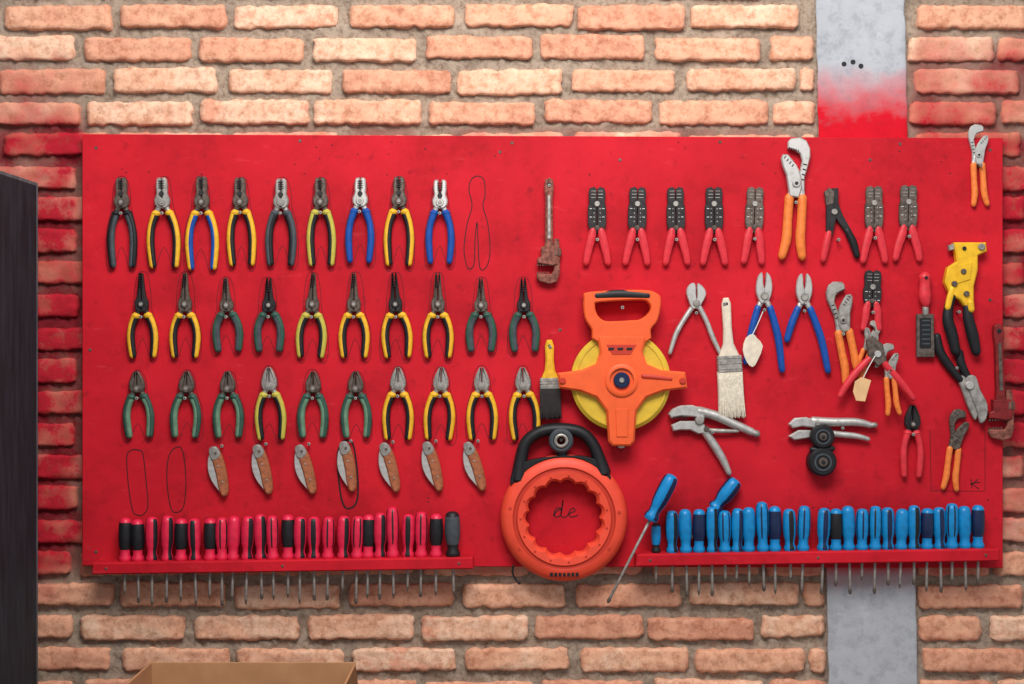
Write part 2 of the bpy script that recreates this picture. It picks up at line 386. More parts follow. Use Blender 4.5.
# ---------------------------------------------------------------- groove pliers
def groove(x,y,H,rot=0,mir=False,grip='orange',steel='chrome',lift=0,spread=1.0,name='groove_joint_pliers'):
    b=Bld(0,0)
    b.plate([(-9,-57),(-6,-60),(3,-61.5),(9,-58.5),(13,-51),(13.5,-43),(11,-32),(8.5,-22),(9,-4),(3,-4),(1,-20),(4,-30),(5.5,-39),(3,-45.5),(-2,-48.5),(-9,-50.5)],3,8,steel,1.1)
    b.plate([(-14,-44),(-9,-44),(-3.5,-38),(1,-32),(5,-22),(6,-12),(3,-2),(-6,-3),(-8,-14),(-10,-24),(-14,-33),(-15.5,-40)],5,10,steel,1.1)
    for k in range(4): b.plate([(6.5-k*.5,-36+k*5),(10.2-k*.7,-35+k*5),(10-k*.7,-33.8+k*5),(6.4-k*.5,-34.6+k*5)],7,8.3,'black_steel',.1)
    b.disc(0,-16,4.2,4,11.5,steel,.7,18); b.disc(0,-16,1.8,4,12.1,'black_steel',.3,10)
    for k in range(5): b.plate([(-8+k*2.2,-51.5+k*.6),(-7.2+k*2.2,-51.5+k*.6),(-7.2+k*2.2,-49.2+k*.5),(-8+k*2.2,-49.4+k*.5)],7,8.6,'black_steel',.1)
    for k in range(4): b.plate([(-11.5+k*2.6,-42.5+k*2.6),(-10.7+k*2.6,-42.1+k*2.6),(-12.3+k*2.6,-39.8+k*2.6),(-13.1+k*2.6,-40.2+k*2.6)],9,10.6,'black_steel',.1)
    e=spread
    b.tube([(5,-14),(7*e,0),(7*e,10)],[3.4,3.2,3],6,steel,.7); b.tube([(-3,-10),(-6*e,2),(-6*e,10)],[3.4,3.2,3],6,steel,.7)
    b.tube([(7*e,-3),(7*e,20),(6.5*e,38),(9*e,56)],[4.6,4.4,4.8,3.8],6,grip,.85)
    b.tube([(-5.5*e,-3),(-6.5*e,20),(-7*e,38),(-11*e,56)],[4.6,4.4,4.8,3.8],6,grip,.85)
    b.done(name,x,y,6,rot,mir,H/120.0,off=lift)
groove(795,200,122,2); nail(795,203,12)
groove(979,166,82,-2,True); nail(979,166,12)
groove(845,334,104,-10,True,'orange','satin'); nail(842,334,12)
groove(955,451,82,8,True,'orange','steel')
groove(889,380,72,-4,True,'orange','satin',lift=9)
groove(866,352,64,18,False,'orange','satin',lift=2)

b=Bld(873,365)
b.plate([(868,336),(872,330),(877,336),(876,352),(870,354)],9,12,'satin',.5)
b.plate([(864,340),(870,336),(880,344),(884,360),(876,366),(866,356)],12,16,'steel',.6)
b.disc(875,354,3.4,12,17.5,'chrome',.5)
b.tube([(870,356),(858,368),(846,383),(838,396)],[3,3.8,3.8,2.8],13,'redgrip',.85)
b.tube([(878,358),(888,370),(900,384),(911,398)],[3,3.8,3.8,2.8],13,'redgrip',.85)
b.done('cable_crimper'); nail(875,366,12)
b=Bld(858,386)
b.plate([(852,381),(858,377),(868,380),(865,390),(862,401),(853,400),(850,391)],17.4,18,'cardtag',.2)
b.tube([(860,378),(866,366),(872,356)],0.5,17.6,'white',1,6,4)
b.done('paper_tag')

b=Bld(696,320)
b.plate([(689,285),(695,284),(696,300),(698,306),(692,309),(688,300),(686,292)],4,8,'chrome',.8,3)
b.plate([(697,284),(703,287),(706,294),(702,303),(697,309),(693,305),(697,298)],3,7.4,'chrome',.8,3)
b.disc(696,303,3.6,4,9.5,'satin',.5)
b.tube([(694,305),(685,318),(676,334),(670,353)],[2.8,2.5,2.6,2],5,'chrome',.8)
b.tube([(698,305),(706,320),(713,338),(723,359)],[2.8,2.5,2.6,2],5,'chrome',.8)
b.done('end_cutting_pliers'); nail(696,313,9)

def bluep(x,y,lx,ly,rx,ry):
    b=Bld(x,y)
    b.plate([(x-6,y-14),(x-2,y-17),(x-1,y-4),(x+2,y+8),(x-3,y+14),(x-8,y+4),(x-8,y-6)],4,8.5,'chrome',.9,3)
    b.plate([(x+2,y-17),(x+6,y-14),(x+8,y-5),(x+7,y+5),(x+2,y+14),(x-3,y+8),(x+1,y-4)],3,7.6,'chrome',.9,3)
    b.disc(x,y+6,4,4,9.8,'satin',.6)
    b.tube([(x-2,y+10),(x-7,y+20)],[3,2.6],5,'chrome',.8,sm=2); b.tube([(x+2,y+10),(x+7,y+20)],[3,2.6],5,'chrome',.8,sm=2)
    b.tube([(x-6,y+17),((x-6)*.6+lx*.4-2,y+20+(ly-y-20)*.45),(lx,ly)],[3.4,3.8,3.2],5,'blue',.9)
    b.tube([(x+6,y+17),((x+6)*.5+rx*.5+2,y+20+(ry-y-20)*.45),(rx,ry)],[3.4,3.8,3.2],5,'blue',.9)
    b.done('slip_joint_pliers'); nail(x,y+20,9)
bluep(764,290,746,362,782,370)
bluep(804,291,787,340,828,371)
bl=Bld(752,352); bl.plate([(745,338),(752,334),(756,338),(762,346),(757,360),(752,367),(746,362),(742,350)],9.6,10.2,'tan',.2,2)
bl.tube([(750,338),(756,326),(762,312)],.5,10,'white',1,6,4); bl.done('paper_tag')
# ---------------------------------------------------------------- locking pliers
b=Bld(713,437)
b.plate([(668,414),(672,409),(680,405.5),(692,405),(704,409),(704,419),(692,416.5),(680,416),(671,418)],4,10,'chrome',1.2)
b.plate([(671,425),(680,421),(694,421),(704,424),(707,433),(698,434),(690,430),(680,430),(673,431)],3,9,'chrome',1.2)
for k in range(5): b.plate([(673+k*3,416),(674+k*3,416),(674+k*3,418.6),(673+k*3,418.6)],5,9.8,'black_steel',.1)
b.disc(699,420,4.4,4,11.5,'satin',.6); b.disc(706,429,2.8,4,12,'steel',.4)
b.tube([(698,411),(716,416),(736,425),(752,432)],[5,4.8,4.4,4],6,'chrome',.9)
b.tube([(752,432),(757,434)],[3.2,3.6],6,'satin',1,sm=2)
b.tube([(702,428),(712,442),(722,458),(729,473)],[3.8,4.2,4.0,2.8],6,'chrome',.8)
b.tube([(708,430),(722,431),(738,431)],[2,2.2,1.6],6,'satin',.8)
b.done('locking_pliers'); nail(712,432,10)
b=Bld(832,430)
b.plate([(788,424),(794,418),(806,417),(816,421),(814,428),(802,426),(792,428)],4,10,'chrome',1.2)
b.plate([(788,436),(798,430),(812,430),(818,436),(808,438),(794,440)],3,9,'chrome',1.2)
b.tube([(812,421),(832,422),(856,422),(870,425)],[4.6,4.4,4,3.2],6,'chrome',.9)
b.tube([(816,432),(836,434),(856,436),(868,439)],[3.2,3.2,3,2.2],6,'chrome',.8)
b.tube([(870,425),(875,425)],2.8,6,'satin',1,sm=2)
b.disc(818,428,4,4,11.5,'chrome',.5)
b.done('locking_pliers'); nail(842,428,9)
b=Bld(820,448)
b.plate([(815,430),(824,430),(824,465),(815,465)],12,15,'black_steel',.5)
for (x,y,r) in ((820,436,12),(820,461,14)):
    b.disc(x,y,r,4 if y>450 else 11,19,'black',2,36); b.revring(x,y,[(r*.62,18.8),(r*.62,20),(r*.5,20),(r*.5,18.8)],'grey'); b.disc(x,y,r*.32,18,21.5,'steel',.6); b.disc(x,y,r*.14,18,22.5,'black',.3)
b.tube([(810,449),(831,448)],[3,3],13,'black',1,sm=2)
b.done('pulley_roller')
plier('diagonal_cutting_pliers',912,405,478,'diag','redgrip','redgrip','black_steel',8,1,0,r=3.4,outline=False)

b=Bld(924,315)
b.tube([(924,277),(924,284),(924,296),(925,304)],[6.4,5.4,6.4,4.6],8,'redgrip',.8,12)
b.disc(924,278,1.6,10,14,'black',.3,10)
b.tube([(925,303),(925,314)],[3,3.2],7,'satin',.8,sm=2)
b.plate([(916,314),(933,314),(934,357),(916,357)],4,8,'steel',.6)
b.plate([(919,318),(930,318),(930,348),(919,348)],7,8.8,'black',.4)
for k in range(6): b.plate([(921,320+k*4.6),(929,320+k*4.6),(929,321.4+k*4.6),(921,321.4+k*4.6)],8,9.3,'grey',.1)
b.done('putty_scraper')

b=Bld(962,300)
b.plate([(952,243),(984,243),(985,252),(976,256),(976,270),(972,286),(972,304),(967,312),(958,300),(948,294),(943,282),(946,268),(955,262),(954,254)],3,12,'toolyellow',1.4)
b.plate([(955,266),(970,262),(968,280),(955,284)],11,13,'toolyellow',.5)
for p in ((961,272),(964,294),(952,284)): b.disc(p[0],p[1],2.8,10,14.5,'steel',.5,14)
b.disc(979,247.5,3.4,10,14,'satin',.4,14); b.disc(962,249,2,10,13.6,'black',.3,12)
b.plate([(947,246),(953,244),(953,250),(948,251)],5,10,'satin',.5)
b.tube([(953,292),(948,306),(947,320),(951,334),(955,352)],[4.4,4.6,5.6,5.8,4.8],8,'black',.9)
b.tube([(966,306),(967,318),(971,334),(975,352)],[4.4,5.4,6,4.8],9,'black',.9)
b.tube([(951,288),(948,298),(946,308)],[3,3.2,3],11,'toolyellow',.7)
b.tube([(968,302),(969,310)],[3.6,3.4],12,'toolyellow',.8)
b.done('hand_riveter'); nail(958,312,10)
b=Bld(960,386)
b.tube([(937,336),(940,352),(949,366),(960,380)],[3.6,4.6,4.4,3.6],6,'black',.9)
b.tube([(960,352),(961,362),(965,372),(970,380)],[3.6,4.4,4.2,3.6],4,'black',.9)
b.plate([(957,376),(966,378),(973,392),(978,404),(975,420),(968,408),(962,392)],4,8,'satin',.9,3)
b.plate([(965,378),(974,376),(979,390),(986,404),(985,418),(979,423),(976,412),(969,394)],6,10,'satin',.9,3)
b.disc(968,385,4.2,6,12,'chrome',.5)
b.done('tin_snips'); nail(956,368,9)

def pwrench(x,y,scl,rot,m,mir=False):
    b=Bld(0,0)
    b.plate([(-4,-52),(0,-54),(4,-52),(4.8,-44),(3.6,-34),(4,10),(6,20),(-5,20),(-4,10),(-3.6,-34),(-4.8,-44)],2,9,m,1.2)
    b.plate([(-1.4,-36),(1.4,-36),(1.6,8),(-1.6,8)],8.2,9.7,'satin' if m=='rust' else 'steel',.3)
    b.disc(0,-47,2.2,8,9.6,'black',.4,14)
    b.plate([(-8,16),(8,16),(10,22),(9,34),(4,36),(-6,34),(-12,33),(-12,28),(-8,26)],2,11,m,1.2)
    b.plate([(5,8),(10,8),(11,20),(11,42),(8,52),(0,54),(-10,51),(-13,46),(-12,43),(2,44),(5,40)],4,9,'rust',1)
    b.lathe(7.5,6,[(18,4.6),(19,5.4),(25,5.4),(26,4.6)],lambda k,i:'steel' if i%2 else 'rust',18)
    for k in range(5): b.plate([(-12+k*2.6,43),(-10.8+k*2.6,43),(-10.8+k*2.6,41.6),(-12+k*2.6,41.6)],4.5,8.8,'steel',.1); b.plate([(-12+k*2.6,34),(-10.8+k*2.6,34),(-10.8+k*2.6,35.4),(-12+k*2.6,35.4)],4.5,9,'steel',.1)
    b.done('pipe_wrench',x,y,6,rot,mir,scl)
pwrench(549,231,.98,0,'rust'); nail(549,186,10)
pwrench(1000,382,1.08,-2,'darkred')

def brush(x,top,bot,w,hm,fm,bm_,rot,name):
    H=bot-top; yT=-H/2; b=Bld(0,0); y1=yT+H*.48; y2=yT+H*.62
    b.plate([(-2.5,yT),(2.5,yT),(4.4,yT+6),(4,yT+H*.25),(5,yT+H*.38),(w*.42,y1),(w*.44,y1+2),(-w*.44,y1+2),(-w*.42,y1),(-5,yT+H*.38),(-4,yT+H*.25),(-4.4,yT+6)],2,9,hm,1.6)
    b.disc(0,yT+6,1.5,8,9.4,'black',.2,10)
    b.plate([(-w/2,y1),(w/2,y1),(w/2,y2),(-w/2,y2)],1.5,10.5,fm,.8)
    for k in range(3): b.plate([(-w/2-.3,y1+2+k*(y2-y1-4)/2.4),(w/2+.3,y1+2+k*(y2-y1-4)/2.4),(w/2+.3,y1+3+k*(y2-y1-4)/2.4),(-w/2-.3,y1+3+k*(y2-y1-4)/2.4)],2,11,fm,.3)
    N=int(w/1.1)
    for dd in (3.2,6,8.8):
        for k in range(N):
            xx=-w/2+.6+(w-1.2)*k/(N-1)
            e=xx*random.uniform(1.02,1.12)+random.uniform(-.4,.4)
            b.tube([(xx,y2-1),(xx,y2+(H/2-y2)*.5),(e,H/2-random.uniform(0,2.5))],[1,1.1,.6],dd,bm_,1.2,6,2)
    b.done(name,x,(top+bot)/2,6,rot)
brush(550,340,419,20,'yellow','satin','bristleb',-1,'paint_brush'); nail(550,347,10)
brush(729,298,418,24,'tan','satin','bristle',-3,'paint_brush'); nail(724,304,10)

# ---------------------------------------------------------------- long tape reel
cx,cy=621,380
b=Bld(cx,cy)
b.disc(cx,cy+1,49,2,15,'yellowdisc',2,64)
b.revring(cx,cy+1,[(49.5,4),(49.5,13),(46,16),(44,16),(43,14),(43,4)],'yellowdisc',64)
out=[(584,299),(590,293),(640,291),(655,294),(660,301),(657,320),(650,330),(646,342),(597,342),(592,330),(585,318)]
inn=[(595,306),(600,303),(640,301),(648,304),(650,309),(647,315),(640,320),(632,321),(612,322),(603,321),(597,315)]
def loop(b,out,inn,d0,d1,m,bev=1.2,n=3):
    o=catmull(out,n,True); i_=catmull(inn,n,True); oi=inset(o,bev); ii=inset(i_,-bev)
    L=[[b.addv(x,y,d0) for x,y in o],[b.addv(x,y,d1-bev) for x,y in o],[b.addv(x,y,d1) for x,y in oi],[b.addv(x,y,d1) for x,y in ii],[b.addv(x,y,d1-bev) for x,y in i_],[b.addv(x,y,d0) for x,y in i_]]
    N=len(o)
    for k in range(6):
        A_,B_=L[k],L[(k+1)%6]
        for j in range(N): b.face([A_[j],A_[(j+1)%N],B_[(j+1)%N],B_[j]],m)
loop(b,out,inn,3,22,'tape_orange')
b.tube([(596,297),(620,295.5),(648,297)],[4,4.6,4],20.5,'black',.5)
b.plate([(597,336),(646,336),(642,352),(646,364),(660,370),(684,372),(686,388),(662,391),(646,397),(636,410),(634,440),(630,445),(612,445),(608,440),(606,410),(596,397),(580,391),(560,388),(558,373),(582,370),(596,364),(600,352)],14,23,'tape_orange',2)
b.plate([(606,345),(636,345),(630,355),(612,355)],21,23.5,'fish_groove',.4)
b.revring(cx,cy,[(16,22),(16,25),(14,26),(12,26),(12,22)],'tape_orange',36)
b.disc(cx,cy,8,20,26.5,'navy',1,28); b.disc(cx,cy,2.6,24,28,'satin',.5,16)
b.plate([(615,408),(628,408),(627,436),(616,436)],22,24,'tape_orange',.6)
b.plate([(616,436),(626,436),(624,447),(618,447)],12,20,'satin',.6)
for xx in (563,681): b.disc(xx,380.5,3.2,20,25,'fish_groove',.5,14)
for k in range(3): b.plate([(608+k*9,348),(614+k*9,348),(613+k*9,350.5),(608+k*9,350.5)],23,24,'black',.2)
b.tube([(642,376),(654,377),(670,379)],[2.4,2.2,1.6],23,'fish_groove',.7)
b.done('long_measuring_tape',cx,cy,16); nail(621,308,26)
marks.ribbon([(612,441),(621,452),(631,440)],.9,.3,'ink2')

# ---------------------------------------------------------------- fish tape reel
cx,cy=564,518
b=Bld(cx,cy)
prof=[(37,3),(37,17),(40,20.5),(46,21),(47.5,19.5),(49.5,19.5),(51,21),(57,20),(61.5,16),(63,11),(62,3)]
def sc2(k,r,t):
    if k in (0,1,2): return r+3.2*(abs(math.sin(t*7.5))-.6)
    return r
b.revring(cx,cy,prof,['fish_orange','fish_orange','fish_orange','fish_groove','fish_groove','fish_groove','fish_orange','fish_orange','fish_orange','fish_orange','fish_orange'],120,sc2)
for i in range(15):
    t=2*math.pi*(i+.5)/15
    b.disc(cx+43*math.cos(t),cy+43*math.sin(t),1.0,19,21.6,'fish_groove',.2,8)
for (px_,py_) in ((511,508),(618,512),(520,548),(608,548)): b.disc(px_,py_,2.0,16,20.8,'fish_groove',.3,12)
for k in range(7): b.plate([(550+k*4.2,571),(553+k*4.2,571),(553+k*4.2,575),(550+k*4.2,575)],16,20.6,'black',.15)
b.tube([(519,480),(521,462),(526,444),(540,433),(560,430),(580,433),(592,444),(599,460),(603,474)],[8,6.5,6,6,6.2,6,6,6.5,8],12,'black',1.1,14)
b.plate([(511,486),(514,470),(526,462),(545,458),(564,456),(584,457),(598,461),(608,470),(610,482),(598,470),(582,460.5),(564,458),(545,461),(528,470)],4,18,'black',1,2)
b.revring(561,441,[(12,5),(12,19),(10,21),(8,21),(6.5,18),(6.5,5)],'grey',32)
b.revring(561,441,[(7,8),(7,22),(5.5,23),(4.2,22),(4.2,8)],'satin',24)
b.tube([(561,452),(563,458)],[6,5],12,'black',1,sm=2)
b.tube([(514,566),(513,573),(516,580),(520,584)],[1,1,1,1.6],6,'black',1,8)
b.done('fish_tape_reel',cx,cy,14); nail(561,439,16)
marks.ribbon(catmull([(553,516),(557,511),(561,509),(557,508),(554,513),(556,517),(561,514),(563,500),(561,515),(565,517),(570,513),(575,511),(573,508),(569,512),(571,517),(578,515)],5),1.0,.3,'ink2')
marks.ribbon([(930,430),(931,491),(985,491),(985,430)],.6,.3,'ink')
for p in ([(971,479),(972,488)],[(978,479),(972,484),(979,489)],[(970,484),(980,482)]): marks.ribbon(p,.9,.3,'ink2')

# ---------------------------------------------------------------- shelves + screwdrivers
def shelf(x0,x1,ya,yb,h,name):
    b=Bld((x0+x1)/2,(ya+yb)/2)
    b.plate([(x0,ya),(x1,yb),(x1,yb+h),(x0,ya+h)],.1,24,'board',1.2)
    for x in (x0+14,(x0+x1)/2,x1-14): b.disc(x,ya+(yb-ya)*(x-x0)/(x1-x0)+h*.5,1.4,23,24.6,'steel',.3,10)
    b.done(name,d=24,tool=False)
shelf(95,470,563,557.5,11.5,'screwdriver_rack'); shelf(639,997,554.5,549,12,'screwdriver_rack')
def sdriver(x,ybase,H,A,Bc,shaft,rot=0,r=6,dd=13,tip='flat',style=0,lift=0,name='screwdriver'):
    b=Bld(0,0); k=H/46; q=r/6
    prof=[(0,4.6*q),(-2*k,5.8*q),(-5*k,5.8*q),(-8*k,4.4*q),(-13*k,4.7*q),(-18*k,5.9*q),(-26*k,6.3*q),(-36*k,6.2*q),(-41*k,5.8*q),(-44*k,4.8*q),(-45.6*k,2.8*q),(-46*k,.6)]
    ph=random.uniform(-.5,.5); n=24
    def mf(kk,i):
        if style==0:
            if kk<1 or kk>=9: return A
            return Bc if (i%8) in (3,4,5) else A
        if style==1:
            return A if (kk<4 or kk>=8) else Bc
        if style==3: return A
        return Bc if 4<=kk<=8 and (i%4==0) else A
    b.lathe(0,dd,prof,mf,n,ph)
    b.tube([(0,-1,dd),(0,shaft*.5,dd),(0,shaft-5,dd)],[1.4,1.4,1.4],dd,'satin',1,10,1)
    b.tube([(0,shaft-5,dd),(0,shaft-2,dd),(0,shaft,dd)],[1.5,1.9 if tip=='flat' else 1.0,1.5 if tip=='flat' else .4],dd,'steel',.6,8,1)
    b.done(name,x,ybase,dd,rot,off=lift,tool=False)
redx=[125,138,152,167,181,195,210,222,233,247,261,273,288,300,314,328,343,357,368,380,393,408,421,436,453]
for i,x in enumerate(redx):
    yb=562.5-(x-92)/381*5.5
    H=random.uniform(42,46)
    if i==20: H=51
    A,Bc=('pinkred','black')
    st=[0,1,0,0,1,0,1,2,3,0,0,2,1,0,0,2,0,2,1,0,2,0,2,1,0][i]
    if i in (0,1): A,Bc,st='pinkred','black',1
    if i==24: A,Bc,st='black','grey',1
    sdriver(x,yb,H,A,Bc,random.choice([33,38,40,44]),random.uniform(-1.5,1.5),6.4 if i<24 else 7.4,13,random.choice(['flat','ph']),st)
blux=[672,686,699,712,725,737,749,763,775,790,803,823,836,849,862,875,888,901,914,927,940,952,965,978]
for i,x in enumerate(blux):
    yb=554-(x-636)/364*5.5
    H=random.uniform(41,46)
    if i==7: H=50
    st=[0,3,1,0,2,0,3,2,1,0,2,0,1,3,2,2,0,3,0,1,0,2,3,1][i]
    sdriver(x,yb,H,'cyan','navy' if i%3 else 'black',random.choice([30,34,38,42]),random.uniform(-2,2),6.3,13,random.choice(['flat','ph']),st)
sdriver(656,553,30,'black','cyan',30,0,4.6,13,'flat',1)
sdriver(648,518,50,'cyan','navy',90,27,7.6,10,'flat',0,lift=18)
sdriver(714,509,37,'cyan','navy',42,38,7.8,8.5,'flat',0)
# ---------------------------------------------------------------- red board
b=Bld(512,342)
b.plate([(82,134),(1003,138),(1003,568),(82,566)],-8,0,'board',.8)
bo=b.done('red_tool_board',512,342,0,tool=False)
for x,y in [(96,148),(300,141),(512,143),(720,142),(900,144),(990,150),(96,552),(990,300),(90,350),(560,330),(870,160),(620,160),(500,152)]:
    marks.disc(x,y,1.6,0.05,.5,'steel',.2,10)
for _ in range(34):
    x=random.uniform(95,990); y=random.uniform(142,175) if random.random()<.6 else random.uniform(495,510)
    marks.ribbon([(x-.7,y),(x+.7,y+random.uniform(-.5,.5))],random.uniform(.8,1.4),.25,'ink2')
mk=marks.done('marker_outlines',512,342,0,recalc=False,tool=False); mk.parent=bo; mk.matrix_parent_inverse=Matrix.Translation(-bo.location)
for (x,y,l,par) in NAILS:
    nb=Bld(x,y); nb.disc(x,y,.9,.1,l,'satin',.2,8); nb.disc(x,y,1.7,l-1,l,'satin',.3,10)
    o=nb.done('hanging_nail',x,y,5,tool=False)
    mb=Matrix.LocRotScale(par.location,par.rotation_euler,par.scale)
    o.parent=par; o.matrix_parent_inverse=mb.inverted()

# ---------------------------------------------------------------- brick wall
def sstep(a,b_,x):
    t=max(0,min(1,(x-a)/(b_-a))); return t*t*(3-2*t)
def spray(px,py):
    nz=noise.noise(Vector((px*.02,py*.02,3.1)))*.35+noise.noise(Vector((px*.06,py*.06,8.1)))*.2
    L=.86*(1-sstep(60,128,px))*sstep(75,150,py)*(1-sstep(560,602,py))
    L2=.4*(1-sstep(60,130,px))*sstep(30,90,py)*(1-sstep(560,640,py))
    R=.58*sstep(895,925,px)*sstep(10,70,py)*(1-sstep(470,600,py))
    R2=sstep(985,1003,px)*sstep(110,150,py)*(1-sstep(400,560,py))*.85
    T=.35*(1-sstep(0,12,min(abs(py-134),abs(py-570)))) if 82<px<1003 else 0
    f=max(L,L2,R,R2,T)
    return max(0,min(1,f+nz*min(1,f*4)))
def col_x(py): return 817+(py-60)*.0185, 906+(py-60)*.0185
V=[];F=[];MI=[];SP=[]
def wv(px,py,d):
    V.append(W(px,py,d)); SP.append(spray(px,py)); return len(V)-1
PITCH=32.2
def brick(x0,x1,y0,y1):
    w=x1-x0; h=y1-y0
    nx=max(4,int(w/4)); ny=9; seed=random.uniform(0,500); dz=random.uniform(-1.2,1.2); tilt=random.uniform(-.012,.012)
    g=[]
    cxm=(x0+x1)/2; cym=(y0+y1)/2
    for j in range(ny+1):
        row=[]
        for i in range(nx+1):
            u=i/nx*2-1; v=j/ny*2-1
            vv=math.copysign(1-(1-abs(v))**1.25,v)
            X=u*w/2; Y=vv*h/2
            rr=4.0
            ax=abs(X)-(w/2-rr); ay=abs(Y)-(h/2-rr)
            if ax>0 and ay>0:
                l=math.hypot(ax,ay)
                if l>rr: X=math.copysign(w/2-rr+ax*rr/l,X); Y=math.copysign(h/2-rr+ay*rr/l,Y)
            ed=min(w/2-abs(X),h/2-abs(Y))
            n1=noise.noise(Vector((X*.07+seed,Y*.12,seed)))
            n2=noise.noise(Vector((X*.3+seed,Y*.3,seed+9)))
            ex=noise.noise(Vector((X*.15+seed,Y*.15,seed+50)))*2.0; ey=noise.noise(Vector((X*.13+seed,Y*.2,seed+90)))*2.2
            edge=1-sstep(0,2.2,ed)
            d=-12+dz+n1*1.3+n2*.8-edge*2.0
            row.append(wv(cxm+X+ex,cym+Y+ey+X*tilt,d))
        g.append(row)
    for j in range(ny):
        for i in range(nx):
            F.append([g[j][i],g[j+1][i],g[j+1][i+1],g[j][i+1]]); MI.append(0)
    ring=[g[0][i] for i in range(nx+1)]+[g[j][nx] for j in range(1,ny+1)]+[g[ny][i] for i in range(nx-1,-1,-1)]+[g[j][0] for j in range(ny-1,0,-1)]
    bk=[]
    for vi in ring:
        p=V[vi].copy(); p.y=28*S; V.append(p); SP.append(SP[vi]); bk.append(len(V)-1)
    for i in range(len(ring)):
        j=(i+1)%len(ring); F.append([ring[i],ring[j],bk[j],bk[i]]); MI.append(0)
random.seed(21)
k=-9
while True:
    yc=16+PITCH*k
    if yc>1005: break
    even=(k%2==0)
    st=(7 if even else -29)-114.5*5
    x=st+random.uniform(-3,3)
    c0,c1=col_x(yc)
    while x<1560:
        w=random.uniform(102,109)
        hh=random.uniform(21.5,24.5); y0=yc-hh/2+random.uniform(-1.5,1.5)
        for a,e in ((x,min(x+w,c0-3)),(max(x,c1+3),x+w)) if (x<c1+3 and x+w>c0-3) else ((x,x+w),):
            if e-a>9: brick(a,e,y0,y0+hh)
        x+=114.3+random.uniform(-1.5,1.5)
    k+=1
X0,X1,Y0,Y1=-620,1640,-290,1023.8; gx=4.2
nx=int((X1-X0)/gx); ny=int((Y1-Y0)/gx); idx=[]
for j in range(ny+1):
    row=[]
    for i in range(nx+1):
        px=X0+(X1-X0)*i/nx; py=Y0+(Y1-Y0)*j/ny
        n1=noise.noise(Vector((px*.05,py*.05,0))); n2=noise.noise(Vector((px*.16,py*.16,4))); n3=noise.noise(Vector((px*.4,py*.4,7)))
        d=-18.5+n1*2.8+n2*3.2+n3*2.0
        row.append(wv(px,py,d))
    idx.append(row)
for j in range(ny):
    for i in range(nx):
        F.append([idx[j][i],idx[j+1][i],idx[j+1][i+1],idx[j][i+1]]); MI.append(1)
me=bpy.data.meshes.new('wall_back'); me.from_pydata(V,[],F); me.materials.append(M['brick']); me.materials.append(M['mortar'])
me.polygons.foreach_set('material_index',MI)
at=me.attributes.new('spray','FLOAT','POINT'); at.data.foreach_set('value',SP)
me.shade_smooth()
wall=bpy.data.objects.new('wall_back',me); scene.collection.objects.link(wall)

V2=[];F2=[];SP2=[]
def cv(px,py,d):
    V2.append(W(px,py,d))
    nz=noise.noise(Vector((px*.03,py*.03,1)))*.25+noise.noise(Vector((px*.1,py*.1,5)))*.12
    s_=sstep(44,134,py+nz*60)*(1-sstep(560,585,py)); t_=.3*(1-sstep(0,40,abs(py-572)))
    SP2.append(max(0,min(1,max(s_,t_)))); return len(V2)-1
NXc=20; G=[]
ny=300
for j in range(ny+1):
    py=-290+(1023.5+290)*j/ny; a,e=col_x(py); row=[]
    a+=noise.noise(Vector((py*.05,1,1)))*1.5; e+=noise.noise(Vector((py*.05,9,1)))*1.5
    row.append(cv(a,py,-26)); row.append(cv(a,py,-10.2)); row.append(cv(a+1,py,-9.2))
    for i in range(1,NXc): row.append(cv(a+(e-a)*i/NXc,py,-9.2+noise.noise(Vector((i*.4,py*.05,2)))*.45))
    row.append(cv(e-1,py,-9.2)); row.append(cv(e,py,-10.2)); row.append(cv(e,py,-26))
    G.append(row)
for j in range(ny):
    for i in range(len(G[0])-1): F2.append([G[j][i],G[j+1][i],G[j+1][i+1],G[j][i+1]])
me=bpy.data.meshes.new('concrete_column'); me.from_pydata(V2,[],F2); me.materials.append(M['concrete'])
at=me.attributes.new('spray','FLOAT','POINT'); at.data.foreach_set('value',SP2)
me.shade_smooth(); me.set_sharp_from_angle(angle=.7)
col=bpy.data.objects.new('concrete_column',me); scene.collection.objects.link(col)
hb=Bld(850,65)
for (x,y) in ((844,64),(853,62),(861,66)): hb.disc(x,y,2.5,-9.8,-8.5,'black',.2,14)
h_=hb.done('bolt_holes',850,65,-9,tool=False); h_.parent=col

